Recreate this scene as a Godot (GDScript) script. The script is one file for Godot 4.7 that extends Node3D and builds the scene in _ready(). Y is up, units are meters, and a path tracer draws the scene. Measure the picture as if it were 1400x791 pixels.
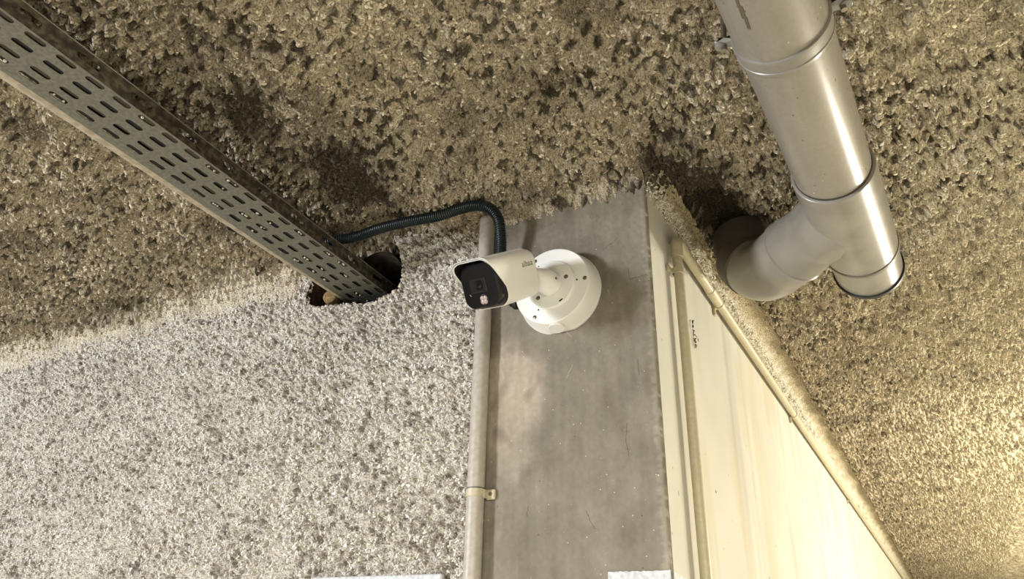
extends Node3D
# A security camera on a concrete column under a ceiling of sprayed fibre, y up, metres.
# The column's front corner is x = 0, z = 0; the left wall is the plane z = 0, the right wall the plane x = 0.

const CEIL_Y := 2.19
const EYE := Vector3(0.2695, 1.55, 0.87)
var rng := RandomNumberGenerator.new()
var M := {}
var n_big := FastNoiseLite.new()
var n_mid := FastNoiseLite.new()
var n_cell := FastNoiseLite.new()
var n_fine := FastNoiseLite.new()
var n_dirt := FastNoiseLite.new()
var n_speck := FastNoiseLite.new()
var hole := PackedVector2Array([Vector2(-0.646, 2.108), Vector2(-0.628, 2.099), Vector2(-0.612, 2.095), Vector2(-0.587, 2.094), Vector2(-0.56, 2.089), Vector2(-0.535, 2.087), Vector2(-0.509, 2.081), Vector2(-0.478, 2.085), Vector2(-0.455, 2.09), Vector2(-0.4405, 2.097), Vector2(-0.437, 2.112), Vector2(-0.435, 2.128), Vector2(-0.439, 2.15), Vector2(-0.446, 2.172), Vector2(-0.46, 2.197), Vector2(-0.47, 2.23), Vector2(-0.61, 2.23), Vector2(-0.64, 2.16), Vector2(-0.65, 2.13)])

# ---------------------------------------------------------------- mesh helper
class MB:
	var p := PackedVector3Array()
	var uv := PackedVector2Array()
	func tri(a: Vector3, b: Vector3, c: Vector3, ua := Vector2.ZERO, ub := Vector2.ZERO, uc := Vector2.ZERO) -> void:
		if (b - a).cross(c - a).length_squared() < 1e-18:
			return
		p.append(a); p.append(b); p.append(c)
		uv.append(ua); uv.append(ub); uv.append(uc)
	func quad(a: Vector3, b: Vector3, c: Vector3, d: Vector3, ua := Vector2.ZERO, ub := Vector2.ZERO, uc := Vector2.ZERO, ud := Vector2.ZERO) -> void:
		tri(a, b, c, ua, ub, uc)
		tri(a, c, d, ua, uc, ud)
	func flip_from(s: int) -> void:
		for i in range(s, p.size(), 3):
			var t := p[i]; p[i] = p[i + 1]; p[i + 1] = t
			var u := uv[i]; uv[i] = uv[i + 1]; uv[i + 1] = u
	func loft(rings: Array, caps := true, vscale := 1.0) -> void:
		var s := p.size()
		var n: int = rings[0].size()
		var sum := 0.0
		for i in rings.size() - 1:
			var a: PackedVector3Array = rings[i]
			var b: PackedVector3Array = rings[i + 1]
			var mid := Vector3.ZERO
			for q in a: mid += q
			for q in b: mid += q
			mid /= 2.0 * n
			var v0 := vscale * i / (rings.size() - 1.0)
			var v1 := vscale * (i + 1) / (rings.size() - 1.0)
			for j in n:
				var k := (j + 1) % n
				var u0 := float(j) / n
				var u1 := (j + 1.0) / n
				quad(a[j], a[k], b[k], b[j], Vector2(u0, v0), Vector2(u1, v0), Vector2(u1, v1), Vector2(u0, v1))
				sum += (a[k] - a[j]).cross(b[k] - a[j]).dot((a[j] + b[k]) * 0.5 - mid)
		if sum < 0.0:
			flip_from(s)
		if caps:
			for e in 2:
				var r: PackedVector3Array = rings[0] if e == 0 else rings[-1]
				var other: PackedVector3Array = rings[1] if e == 0 else rings[-2]
				var c := Vector3.ZERO
				var oc := Vector3.ZERO
				for q in r: c += q
				for q in other: oc += q
				c /= n; oc /= n
				var s2 := p.size()
				var dir := 0.0
				for j in n:
					tri(c, r[j], r[(j + 1) % n], Vector2(0.5, 0.5), Vector2(0.5, 0.5), Vector2(0.5, 0.5))
					dir += (r[j] - c).cross(r[(j + 1) % n] - c).dot(c - oc)
				if dir < 0.0:
					flip_from(s2)
	static func ring(c: Vector3, x: Vector3, y: Vector3, n: int) -> PackedVector3Array:
		var r := PackedVector3Array()
		for j in n:
			var a := TAU * j / n
			r.append(c + x * cos(a) + y * sin(a))
		return r
	func tube(path: Array, radii, n := 16, caps := true, vscale := 1.0) -> void:
		var rings := []
		var t0: Vector3 = (path[1] - path[0]).normalized()
		var x := t0.cross(Vector3.UP)
		if x.length() < 0.2:
			x = t0.cross(Vector3.RIGHT)
		x = x.normalized()
		for i in path.size():
			var t: Vector3 = (path[mini(i + 1, path.size() - 1)] - path[maxi(i - 1, 0)]).normalized()
			x = (x - t * x.dot(t)).normalized()
			var y := t.cross(x)
			var r: float = radii[i] if radii is Array or radii is PackedFloat32Array else radii
			rings.append(ring(path[i], x * r, y * r, n))
		loft(rings, caps, vscale)
	func lathe(prof: Array, xf: Transform3D, n := 32, caps := true) -> void:   # profile of (radius, height along local z)
		var rings := []
		for q in prof:
			rings.append(ring(xf * Vector3(0, 0, q.y), xf.basis.x * maxf(q.x, 1e-5), xf.basis.y * maxf(q.x, 1e-5), n))
		loft(rings, caps)
	func box(c: Vector3, s: Vector3, b := 0.001, xf := Transform3D.IDENTITY) -> void:
		var rings := []
		var h := s * 0.5
		b = minf(b, minf(h.x, minf(h.y, h.z)) * 0.9)
		for e in [[-h.z, b], [-h.z + b, 0.0], [h.z - b, 0.0], [h.z, b]]:
			var i: float = e[1]
			var X: float = h.x - i
			var Y: float = h.y - i
			var r := PackedVector3Array()
			for q in [Vector2(X - b, -Y), Vector2(X, -Y + b), Vector2(X, Y - b), Vector2(X - b, Y), Vector2(-X + b, Y), Vector2(-X, Y - b), Vector2(-X, -Y + b), Vector2(-X + b, -Y)]:
				r.append(xf * (c + Vector3(q.x, q.y, e[0])))
			rings.append(r)
		loft(rings)
	func prism(poly: PackedVector2Array, z0: float, z1: float, xf := Transform3D.IDENTITY) -> void:
		var a := PackedVector3Array()
		var b := PackedVector3Array()
		for q in poly:
			a.append(xf * Vector3(q.x, q.y, z0)); b.append(xf * Vector3(q.x, q.y, z1))
		loft([a, b], false)
		var ix := Geometry2D.triangulate_polygon(poly)
		var nz := (xf.basis * Vector3(0, 0, z1 - z0)).normalized()
		for k in range(0, ix.size(), 3):
			for e in 2:
				var r := b if e else a
				var s := p.size()
				tri(r[ix[k]], r[ix[k + 1]], r[ix[k + 2]])
				if (r[ix[k + 1]] - r[ix[k]]).cross(r[ix[k + 2]] - r[ix[k]]).dot(nz * (1.0 if e else -1.0)) < 0.0:
					flip_from(s)
	func mesh(angle := 40.0) -> ArrayMesh:
		var limit := cos(deg_to_rad(angle))
		var nf := p.size() / 3
		var fn := PackedVector3Array()
		var at := {}
		var keys := []
		for f in nf:
			var c := (p[f * 3 + 1] - p[f * 3]).cross(p[f * 3 + 2] - p[f * 3])
			fn.append(c)
			for k in 3:
				var key := Vector3i((p[f * 3 + k] * 30000.0).round())
				keys.append(key)
				if not at.has(key):
					at[key] = PackedInt32Array()
				at[key].append(f)
		var op := PackedVector3Array(); var on := PackedVector3Array(); var ou := PackedVector2Array()
		for f in nf:
			var me := fn[f].normalized()
			for k in [0, 2, 1]:
				var s := Vector3.ZERO
				for g in at[keys[f * 3 + k]]:
					if fn[g].normalized().dot(me) > limit:
						s += fn[g]
				op.append(p[f * 3 + k]); on.append(s.normalized()); ou.append(uv[f * 3 + k])
		var arr := []
		arr.resize(Mesh.ARRAY_MAX)
		arr[Mesh.ARRAY_VERTEX] = op; arr[Mesh.ARRAY_NORMAL] = on; arr[Mesh.ARRAY_TEX_UV] = ou
		var am := ArrayMesh.new()
		am.add_surface_from_arrays(Mesh.PRIMITIVE_TRIANGLES, arr)
		return am

# ---------------------------------------------------------------- scene helpers
func thing(called: String, label: String, category: String, at := Vector3.ZERO, group := "") -> Node3D:
	var o := Node3D.new()
	o.name = called
	add_child(o, true)
	o.position = at
	tag(o, label, category, group)
	return o

func tag(o: Node, label: String, category := "", group := "", kind := "") -> void:
	if label: o.set_meta("label", label)
	if category: o.set_meta("category", category)
	if group: o.set_meta("group", group)
	if kind: o.set_meta("kind", kind)

func put(called: String, mb: MB, mat: Material, parent: Node = self, angle := 40.0, label := "") -> MeshInstance3D:
	return put_mesh(called, mb.mesh(angle), mat, parent, label)

func put_mesh(called: String, mesh: Mesh, mat: Material, parent: Node = self, label := "") -> MeshInstance3D:
	var o := MeshInstance3D.new()
	o.name = called
	o.mesh = mesh
	o.material_override = mat
	if label: o.set_meta("label", label)
	parent.add_child(o, true)
	return o

func struct(called: String, mesh: Mesh, mat: Material, label: String, category: String) -> MeshInstance3D:
	var o := put_mesh(called, mesh, mat)
	tag(o, label, category, "", "structure")
	return o

func box_mesh(lo: Vector3, hi: Vector3, b := 0.002) -> ArrayMesh:
	var m := MB.new()
	m.box((lo + hi) * 0.5, hi - lo, b)
	return m.mesh(20.0)

func solid(color: Color, rough := 0.6, metal := 0.0, spec := 0.5) -> StandardMaterial3D:
	var m := StandardMaterial3D.new()
	m.albedo_color = color
	m.roughness = rough
	m.metallic = metal
	m.metallic_specular = spec
	return m

func noise(seed_: int, freq: float, type := FastNoiseLite.TYPE_SIMPLEX_SMOOTH, oct := 1) -> FastNoiseLite:
	var n := FastNoiseLite.new()
	n.seed = seed_
	n.frequency = freq
	n.noise_type = type
	n.fractal_type = FastNoiseLite.FRACTAL_FBM if oct > 1 else FastNoiseLite.FRACTAL_NONE
	n.fractal_octaves = oct
	return n

func noise_tex(n: FastNoiseLite, size: int, ramp: Gradient = null, normal := false, bump := 4.0) -> NoiseTexture2D:
	var t := NoiseTexture2D.new()
	t.width = size; t.height = size
	t.seamless = true
	t.noise = n
	t.as_normal_map = normal
	t.bump_strength = bump
	if ramp: t.color_ramp = ramp
	return t

func gradient(stops: Array) -> Gradient:
	var g := Gradient.new()
	var o := PackedFloat32Array(); var c := PackedColorArray()
	for s in stops:
		o.append(s[0]); c.append(s[1])
	g.offsets = o; g.colors = c
	return g

func mottled(a: Color, b: Color, c: Color, freq: float, seed_: int, scale: float, rough := 0.6, metal := 0.0) -> StandardMaterial3D:
	var m := solid(Color.WHITE, rough, metal)
	m.albedo_texture = noise_tex(noise(seed_, freq, FastNoiseLite.TYPE_SIMPLEX_SMOOTH, 4), 512, gradient([[0.25, a], [0.5, b], [0.78, c]]))
	m.uv1_triplanar = true
	m.uv1_world_triplanar = true
	m.uv1_scale = Vector3.ONE * scale
	return m

# ---------------------------------------------------------------- start
func _ready() -> void:
	rng.seed = 7
	view_and_light()
	noises()
	materials()
	shell()
	sprayed_ceiling()
	sprayed_wall()
	column()
	right_wall()
	wall_hole()
	cable_tray()
	drain_pipe()
	left_conduit()
	right_conduits()
	corrugated()
	security_camera()
	small_things()

func view_and_light() -> void:
	var cam := Camera3D.new()
	cam.name = "camera"
	cam.fov = 43.316
	cam.near = 0.02
	cam.far = 60.0
	cam.transform = Transform3D(Basis(Vector3(0.87655217, 0.02232377, -0.48078887), Vector3(0.19637838, 0.89540653, 0.39960316), Vector3(0.43942214, -0.44468955, 0.78048663)).orthonormalized(), EYE)
	add_child(cam)
	cam.current = true
	var we := WorldEnvironment.new()
	we.name = "world_environment"
	var e := Environment.new()
	e.background_mode = Environment.BG_COLOR
	e.background_color = Color(0.02, 0.02, 0.02)
	e.tonemap_mode = Environment.TONE_MAPPER_LINEAR
	e.tonemap_exposure = 1.23
	e.sdfgi_enabled = true
	e.ssao_enabled = true
	e.ssil_enabled = true
	we.environment = e
	add_child(we)
	panel_lamp("cool white square lamp hanging under the ceiling left of the view", Vector3(-2.5, 1.86, 3.05), Vector3(-0.35, 1.95, 0.0), 0.5, Color(0.96, 0.97, 1.0), 11.5)
	panel_lamp("added square fill lamp facing down behind the viewer", Vector3(0.9, 2.1, 2.2), Vector3(0.9, 0.0, 2.199), 0.8, Color(1.0, 0.98, 0.92), 13.0)  # unseen fill lamp, added so the floor bounces light upward
	globe_lamp("warm white globe lamp hung under the ceiling nearer the drain pipe", Vector3(1.6, 1.62, -1.8), 0.07, Color(1.0, 0.965, 0.885), 2.9)
	globe_lamp("added warm white globe lamp brightening the far end of the aisle", Vector3(2.7, 1.5, -4.3), 0.07, Color(1.0, 0.965, 0.885), 6.5)  # unseen lamp, added to keep the far aisle ceiling bright

func glowing(color: Color) -> StandardMaterial3D:
	var em := solid(Color(0.9, 0.9, 0.9), 0.5)
	em.emission_enabled = true
	em.emission = color
	em.emission_energy_multiplier = 1.0
	return em

func panel_lamp(label: String, at: Vector3, aim: Vector3, size: float, color: Color, energy: float) -> void:
	var o := thing("ceiling_lamp", label, "lamp", at)
	var xf := Transform3D(Basis.looking_at(aim - at), Vector3.ZERO)
	var h := MB.new()
	h.box(Vector3(0, 0, 0.03), Vector3(size + 0.03, size + 0.03, 0.05), 0.006, xf)
	h.tube([xf * Vector3(0, 0, 0.05), Vector3(xf.basis.z.x * 0.07, CEIL_Y - at.y + 0.03, xf.basis.z.z * 0.07)], 0.008, 10)
	put("housing", h, solid(Color(0.7, 0.7, 0.68), 0.5), o)
	var g := MB.new()
	g.box(Vector3(0, 0, 0.003), Vector3(size, size, 0.006), 0.001, xf)
	put("lamp_diffuser", g, glowing(color), o)
	var l := AreaLight3D.new()
	l.name = "lamp_light"
	l.area_size = Vector2(size, size)
	l.area_normalize_energy = true
	l.light_color = color
	l.light_energy = energy
	l.area_range = 20.0
	l.area_attenuation = 2.0
	l.shadow_enabled = true
	l.transform = Transform3D(xf.basis, xf * Vector3(0, 0, -0.004))
	o.add_child(l)

func globe_lamp(label: String, at: Vector3, r: float, color: Color, energy: float) -> void:
	var o := thing("globe_lamp", label, "lamp", at)
	var g := SphereMesh.new()
	g.radius = r; g.height = 2.0 * r
	put_mesh("lamp_globe", g, glowing(color), o)
	var c := MB.new()
	c.tube([Vector3(0, r * 0.93, 0), Vector3(0, CEIL_Y - at.y + 0.03, 0)], 0.016, 20)
	put("socket", c, solid(Color(0.7, 0.7, 0.68), 0.5), o)
	var l := OmniLight3D.new()
	l.name = "lamp_light"
	l.light_color = color
	l.light_energy = energy
	l.light_size = r
	l.omni_range = 20.0
	l.omni_attenuation = 2.0
	l.shadow_enabled = true
	o.add_child(l)

func noises() -> void:
	n_big = noise(3, 7.0, FastNoiseLite.TYPE_SIMPLEX_SMOOTH, 2)
	n_mid = noise(5, 34.0, FastNoiseLite.TYPE_SIMPLEX_SMOOTH, 2)
	n_cell = noise(11, 92.0, FastNoiseLite.TYPE_CELLULAR)
	n_cell.cellular_return_type = FastNoiseLite.RETURN_DISTANCE2_SUB
	n_cell.domain_warp_enabled = true
	n_cell.domain_warp_amplitude = 0.008
	n_cell.domain_warp_frequency = 70.0
	n_cell.domain_warp_fractal_type = FastNoiseLite.DOMAIN_WARP_FRACTAL_NONE
	n_fine = noise(13, 210.0)
	n_dirt = noise(17, 6.5, FastNoiseLite.TYPE_SIMPLEX_SMOOTH, 4)
	n_speck = noise(19, 58.0, FastNoiseLite.TYPE_SIMPLEX_SMOOTH, 2)

func materials() -> void:
	var sp := solid(Color.WHITE, 0.95, 0.0, 0.25)
	sp.vertex_color_use_as_albedo = true
	sp.normal_enabled = true
	sp.normal_scale = 1.0
	sp.normal_texture = noise_tex(noise(23, 0.06, FastNoiseLite.TYPE_SIMPLEX_SMOOTH, 3), 512, null, true, 9.0)
	sp.uv1_triplanar = true
	sp.uv1_world_triplanar = true
	sp.uv1_scale = Vector3.ONE * 7.0
	M.spray = sp
	# fine soot-black and pale grains through the fibre
	sp.albedo_texture = noise_tex(noise(25, 0.085, FastNoiseLite.TYPE_SIMPLEX_SMOOTH, 3), 512, gradient([[0.0, Color(0.28, 0.25, 0.22)], [0.30, Color(0.5, 0.47, 0.43)], [0.42, Color(0.9, 0.89, 0.87)], [0.6, Color(0.97, 0.97, 0.96)], [1.0, Color(1, 1, 1)]]))
	var fl := solid(Color.WHITE, 0.9, 0.0, 0.3)
	fl.vertex_color_use_as_albedo = true
	M.flake = fl
	M.shell = mottled(Color(0.68, 0.67, 0.64), Color(0.73, 0.72, 0.69), Color(0.78, 0.77, 0.74), 0.01, 31, 0.6, 0.9)
	M.pvc = solid(Color.WHITE, 0.27)
	M.pvc.albedo_texture = pvc_image()
	M.pvc_plain = mottled(Color(0.48, 0.47, 0.44), Color(0.515, 0.50, 0.47), Color(0.55, 0.535, 0.50), 0.008, 37, 4.0, 0.3)
	M.rubber = solid(Color(0.06, 0.05, 0.045), 0.5)
	M.steel = mottled(Color(0.435, 0.43, 0.385), Color(0.47, 0.465, 0.415), Color(0.51, 0.50, 0.45), 0.04, 41, 7.0, 0.5, 0.35)
	M.steel_shaded = mottled(Color(0.15, 0.13, 0.10), Color(0.24, 0.21, 0.16), Color(0.36, 0.33, 0.27), 0.02, 42, 7.0, 0.8)  # steel darkened by putting the side flange's shade into the colour
	M.steel_dusty = mottled(Color(0.60, 0.55, 0.46), Color(0.66, 0.61, 0.52), Color(0.71, 0.66, 0.57), 0.02, 43, 6.0, 0.85)
	M.cream_pvc = mottled(Color(0.71, 0.67, 0.565), Color(0.735, 0.695, 0.585), Color(0.755, 0.72, 0.61), 0.02, 47, 8.0, 0.45)
	M.grey_pvc = mottled(Color(0.65, 0.62, 0.57), Color(0.68, 0.65, 0.6), Color(0.71, 0.68, 0.63), 0.02, 53, 8.0, 0.45)
	M.corrugated = solid(Color(0.125, 0.16, 0.16), 0.4)
	M.white_plastic = solid(Color(0.94, 0.935, 0.91), 0.35)
	M.black_plastic = solid(Color(0.035, 0.035, 0.035), 0.22)
	M.black_dull = solid(Color(0.03, 0.03, 0.028), 0.6)
	M.screw = solid(Color(0.55, 0.52, 0.47), 0.35, 0.8)
	M.brown_card = mottled(Color(0.15, 0.105, 0.065), Color(0.21, 0.155, 0.1), Color(0.30, 0.23, 0.15), 0.02, 59, 5.0, 0.9)
	M.void_dark = solid(Color(0.05, 0.04, 0.035), 1.0)
	M.wood = mottled(Color(0.42, 0.33, 0.2), Color(0.52, 0.43, 0.28), Color(0.64, 0.55, 0.38), 0.02, 61, 20.0, 0.9)
	M.white_paint = mottled(Color(0.70, 0.71, 0.72), Color(0.76, 0.77, 0.78), Color(0.80, 0.805, 0.81), 0.02, 67, 10.0, 0.7)

func pvc_image() -> ImageTexture:
	var w := 512
	var im := Image.create(w, w, false, Image.FORMAT_RGB8)
	var a := noise(71, 0.012, FastNoiseLite.TYPE_SIMPLEX_SMOOTH, 3)
	var b := noise(73, 0.09, FastNoiseLite.TYPE_SIMPLEX_SMOOTH, 2)
	for y in w:
		for x in w:
			var k := 1.0 + 0.05 * a.get_noise_2d(x, y * 0.4) + 0.025 * b.get_noise_2d(x, y)
			im.set_pixel(x, y, Color(0.535 * k, 0.515 * k, 0.475 * k))
	var r := RandomNumberGenerator.new()
	r.seed = 5
	for i in 130:
		var c := Vector2i(r.randi() % w, r.randi() % w)
		var s := 1 + r.randi() % 3
		im.fill_rect(Rect2i(c, Vector2i(s, 1 + r.randi() % 4)), Color(0.4, 0.37, 0.32) if r.randf() < 0.7 else Color(0.72, 0.7, 0.65))
	return ImageTexture.create_from_image(im)

# ---------------------------------------------------------------- the shell
func shell() -> void:
	struct("floor", box_mesh(Vector3(-6, -0.2, -9), Vector3(4, 0, 6)), M.shell, "pale concrete floor of the garage below the view", "floor")
	struct("wall_back", box_mesh(Vector3(-6, 0, 6), Vector3(4, CEIL_Y + 0.2, 6.2)), M.shell, "plain wall behind the viewer", "wall")
	struct("wall_far", box_mesh(Vector3(0, 0, -9.2), Vector3(4, CEIL_Y + 0.2, -9)), M.shell, "plain wall closing the far end of the right-hand aisle", "wall")
	struct("wall_outer", box_mesh(Vector3(4, 0, -9), Vector3(4.2, CEIL_Y + 0.2, 6)), M.shell, "plain wall along the outer side of the garage", "wall")
	struct("wall_side", box_mesh(Vector3(-6.2, 0, -0.2), Vector3(-6, CEIL_Y + 0.2, 6)), M.shell, "plain wall at the left end of the garage", "wall")

func spaced(lo: float, a: float, b: float, hi: float, step: float, most := 0.14, growth := 1.07) -> PackedFloat32Array:
	# fine steps between a and b, growing steps out to lo and hi
	var left := []
	var s := step
	var x := a
	while x > lo:
		s = minf(s * growth, most)
		x -= s
		left.append(maxf(x, lo))
	left.reverse()
	var out := PackedFloat32Array(left)
	var n := int(round((b - a) / step))
	for i in n + 1:
		out.append(a + (b - a) * i / n)
	s = step
	x = b
	while x < hi:
		s = minf(s * growth, most)
		x += s
		out.append(minf(x, hi))
	return out

func rough(p: Vector3) -> float:
	# how far the sprayed fibre stands out at p
	var c := clampf(n_cell.get_noise_3dv(p) + 1.0, 0.0, 0.62)
	return 0.009 * n_big.get_noise_3dv(p) + 0.0075 * n_mid.get_noise_3dv(p) + 0.0115 * smoothstep(0.0, 0.42, c) + 0.0018 * n_fine.get_noise_3dv(p)

func fillet(d: float, r: float) -> float:
	# how far a rounded inside corner of radius r stands out at the distance d from it
	if d >= r: return 0.0
	d = maxf(d, 0.0)
	return r - sqrt(maxf(0.0, r * r - (r - d) * (r - d)))

func ceiling_point(x: float, z: float) -> Vector3:
	var drop := rough(Vector3(x, CEIL_Y, z))
	var near_right := z < 0.05
	if x < 0.0 or not near_right:
		var gap := clampf((absf(x + 0.53) - 0.10) / 0.05, 0.0, 1.0)
		drop += fillet(z, 0.06 if x < -0.66 else 0.03) * gap if x < 0.02 else 0.0
		drop -= 0.03 * (1.0 - gap) * exp(-pow((z - 0.04) / 0.05, 2.0))
	if z < 0.0 and x >= 0.0:
		var far := smoothstep(0.35, 0.6, -z)
		drop += fillet(x, 0.045) * 0.6 * (1.0 - far)
		drop -= 0.03 * far * (1.0 - smoothstep(0.035, 0.062, x))
	if x > 0.0 and z < 0.05:
		drop -= 0.075 * exp(-pow((x - 0.055) / 0.045, 2.0) - pow((z + 0.19) / 0.085, 2.0)) * clampf(x / 0.01, 0.0, 1.0)
	return Vector3(x, CEIL_Y + 0.006 - drop, z)

func ceiling_color(x: float, z: float) -> Color:
	var p := Vector3(x, 0.0, z)
	var d := n_dirt.get_noise_3dv(p)
	var s := n_speck.get_noise_3dv(p)
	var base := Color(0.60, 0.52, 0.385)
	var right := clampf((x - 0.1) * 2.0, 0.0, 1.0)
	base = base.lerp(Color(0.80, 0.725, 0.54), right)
	var pale := clampf((d - 0.12) * 2.5, 0.0, 1.0)
	base = base.lerp(Color(0.74, 0.665, 0.525), pale * 0.6)
	var fringe := clampf(1.2 - z / 0.055 + 1.4 * d, 0.0, 1.0) * clampf((-x - 0.62) / 0.1, 0.0, 1.0)
	base = base.lerp(Color(0.80, 0.745, 0.63), 0.6 * fringe)
	# soot: beside the tray, in drifting patches; with painted pipe shade near the column
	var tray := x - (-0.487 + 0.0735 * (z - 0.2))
	var soot_and_shade := 1.15 * exp(-pow((tray - 0.075) / 0.07, 2.0)) * clampf(1.0 - absf(z - 0.3) / 0.75, 0.0, 1.0) if tray > -0.02 else 0.0
	soot_and_shade += 0.8 * exp(-(pow((x - 0.045) / 0.05, 2.0) + pow((z + 0.03) / 0.10, 2.0)))
	soot_and_shade += 0.5 * exp(-(pow((x + 0.06) / 0.09, 2.0) + pow((z - 0.24) / 0.05, 2.0)))
	soot_and_shade += 1.35 * exp(-(pow((x - 0.055 - 0.12 * (-0.1 - z)) / 0.055, 2.0) + pow((z + 0.12) / 0.11, 2.0)))
	soot_and_shade = clampf(soot_and_shade * (0.95 + 1.6 * d + 0.6 * s), 0.0, 0.95)
	# soot and the pipe's cast shade painted black between column and elbow
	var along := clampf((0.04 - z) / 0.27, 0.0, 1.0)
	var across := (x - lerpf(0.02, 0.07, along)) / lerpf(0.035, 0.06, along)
	soot_and_shade = maxf(soot_and_shade, clampf(1.5 * exp(-across * across) + 0.8 * s, 0.0, 0.96) * smoothstep(0.07, 0.02, z) * smoothstep(-0.32, -0.25, z) * clampf((x + 0.01) / 0.02, 0.0, 1.0))
	soot_and_shade = maxf(soot_and_shade, clampf((-d - 0.10) * 1.4, 0.0, 0.45) * (1.0 - 0.6 * right))
	soot_and_shade = clampf(soot_and_shade + clampf((s - 0.14 + 0.3 * d) * 3.8, 0.0, 0.9) * (0.9 - 0.5 * right), 0.0, 0.93)
	return base.lerp(Color(0.04, 0.031, 0.02), soot_and_shade * (1.0 - 0.8 * fringe))

func wall_color(x: float, y: float) -> Color:
	var p := Vector3(x, y, 3.0)
	var d := n_dirt.get_noise_3dv(p)
	var s := n_speck.get_noise_3dv(p)
	var base := Color(0.70, 0.665, 0.60)
	base = base.lerp(Color(0.77, 0.735, 0.67), clampf(d * 2.0, 0.0, 1.0))
	# the yellow-brown fringe near the ceiling right of the hole
	var fringe := clampf((y - 2.125 - 0.09 * clampf((-0.27 - x) / 0.2, -1.0, 1.0) + 0.03 * d) / 0.03, 0.0, 1.0) * clampf((x + 0.5) / 0.1, 0.0, 1.0)
	base = base.lerp(Color(0.44, 0.36, 0.24), fringe)
	var dark := clampf((s - 0.10 - 0.25 * d) * 2.0, 0.0, 0.72)
	return base.lerp(Color(0.16, 0.13, 0.10), clampf(dark, 0.0, 0.75))

func grid_mesh(us: PackedFloat32Array, vs: PackedFloat32Array, kind: int, facing: Vector3) -> ArrayMesh:
	var nu := us.size()
	var nv := vs.size()
	var pos := PackedVector3Array(); pos.resize(nu * nv)
	var col := PackedColorArray(); col.resize(nu * nv)
	for i in nu:
		var u := us[i]
		for j in nv:
			var v := vs[j]
			var q: Vector3
			if kind == 0:
				q = ceiling_point(u, v)
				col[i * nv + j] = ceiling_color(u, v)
			elif kind == 1:
				q = wall_point(u, v)
				col[i * nv + j] = wall_color(u, v)
			else:
				q = band_point(u, v)
				col[i * nv + j] = band_color(u, v)
			pos[i * nv + j] = q
	var nor := PackedVector3Array(); nor.resize(nu * nv)
	for i in nu:
		var i0 := maxi(i - 1, 0) * nv
		var i1 := mini(i + 1, nu - 1) * nv
		for j in nv:
			var n := (pos[i1 + j] - pos[i0 + j]).cross(pos[i * nv + mini(j + 1, nv - 1)] - pos[i * nv + maxi(j - 1, 0)]).normalized()
			nor[i * nv + j] = n if n.dot(facing) > 0.0 else -n
	var ix := PackedInt32Array()
	var first := (pos[nv] - pos[0]).cross(pos[1] - pos[0]).dot(facing) > 0.0
	for i in nu - 1:
		for j in nv - 1:
			if kind == 1 and vs[j] > 2.05 and us[i] > -0.66 and us[i] < -0.43 and Geometry2D.is_point_in_polygon(Vector2(us[i] + 0.001, vs[j] + 0.001), hole):
				continue
			var a := i * nv + j
			if first:
				ix.append_array([a, a + 1, a + nv, a + 1, a + nv + 1, a + nv])
			else:
				ix.append_array([a, a + nv, a + 1, a + 1, a + nv, a + nv + 1])
	var arr := []
	arr.resize(Mesh.ARRAY_MAX)
	arr[Mesh.ARRAY_VERTEX] = pos; arr[Mesh.ARRAY_NORMAL] = nor; arr[Mesh.ARRAY_COLOR] = col; arr[Mesh.ARRAY_INDEX] = ix
	var am := ArrayMesh.new()
	am.add_surface_from_arrays(Mesh.PRIMITIVE_TRIANGLES, arr)
	return am

func flake_mesh() -> Mesh:
	var s := SphereMesh.new()
	s.radius = 0.5; s.height = 1.0
	s.radial_segments = 6; s.rings = 3
	return s

func flakes(called: String, parent: Node, kind: int, count: int, lo: Vector2, hi: Vector2, facing: Vector3) -> void:
	var mm := MultiMesh.new()
	mm.transform_format = MultiMesh.TRANSFORM_3D
	mm.use_colors = true
	mm.mesh = flake_mesh()
	var xs := []
	var cs := []
	for i in count:
		var u := rng.randf_range(lo.x, hi.x)
		var v := rng.randf_range(lo.y, hi.y)
		if kind == 1 and Geometry2D.is_point_in_polygon(Vector2(u, v), hole):
			continue
		if n_speck.get_noise_3d(u * 0.6, v * 0.6, 9.0) + rng.randf_range(-0.25, 0.25) < -0.05:
			continue
		var p := ceiling_point(u, v) if kind == 0 else wall_point(u, v) if kind == 1 else band_point(u, v)
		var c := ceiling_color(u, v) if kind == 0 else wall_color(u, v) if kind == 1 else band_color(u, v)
		var k := rng.randf_range(0.8, 1.35)
		cs.append(Color(minf(c.r * k, 0.8), minf(c.g * k, 0.78), minf(c.b * k, 0.74)))
		var q := Quaternion(Vector3.UP, facing) * Quaternion(Vector3.UP, rng.randf() * TAU) * Quaternion(Vector3.RIGHT, rng.randfn(0.0, 0.45)) * Quaternion(Vector3.BACK, rng.randfn(0.0, 0.45))
		var big := rng.randf_range(0.6, 1.25)
		var b := Basis(q).scaled_local(Vector3(0.0058, 0.0022, 0.003) * big * Vector3(rng.randf_range(0.6, 1.3), rng.randf_range(0.7, 1.3), rng.randf_range(0.7, 1.3)))
		xs.append(Transform3D(b, p + facing * rng.randf_range(-0.0006, 0.0012)))
	mm.instance_count = xs.size()
	for i in xs.size():
		mm.set_instance_transform(i, xs[i])
		mm.set_instance_color(i, cs[i])
	var o := MultiMeshInstance3D.new()
	o.name = called
	o.multimesh = mm
	o.material_override = M.flake
	o.set_meta("kind", "stuff")
	parent.add_child(o, true)

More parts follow.
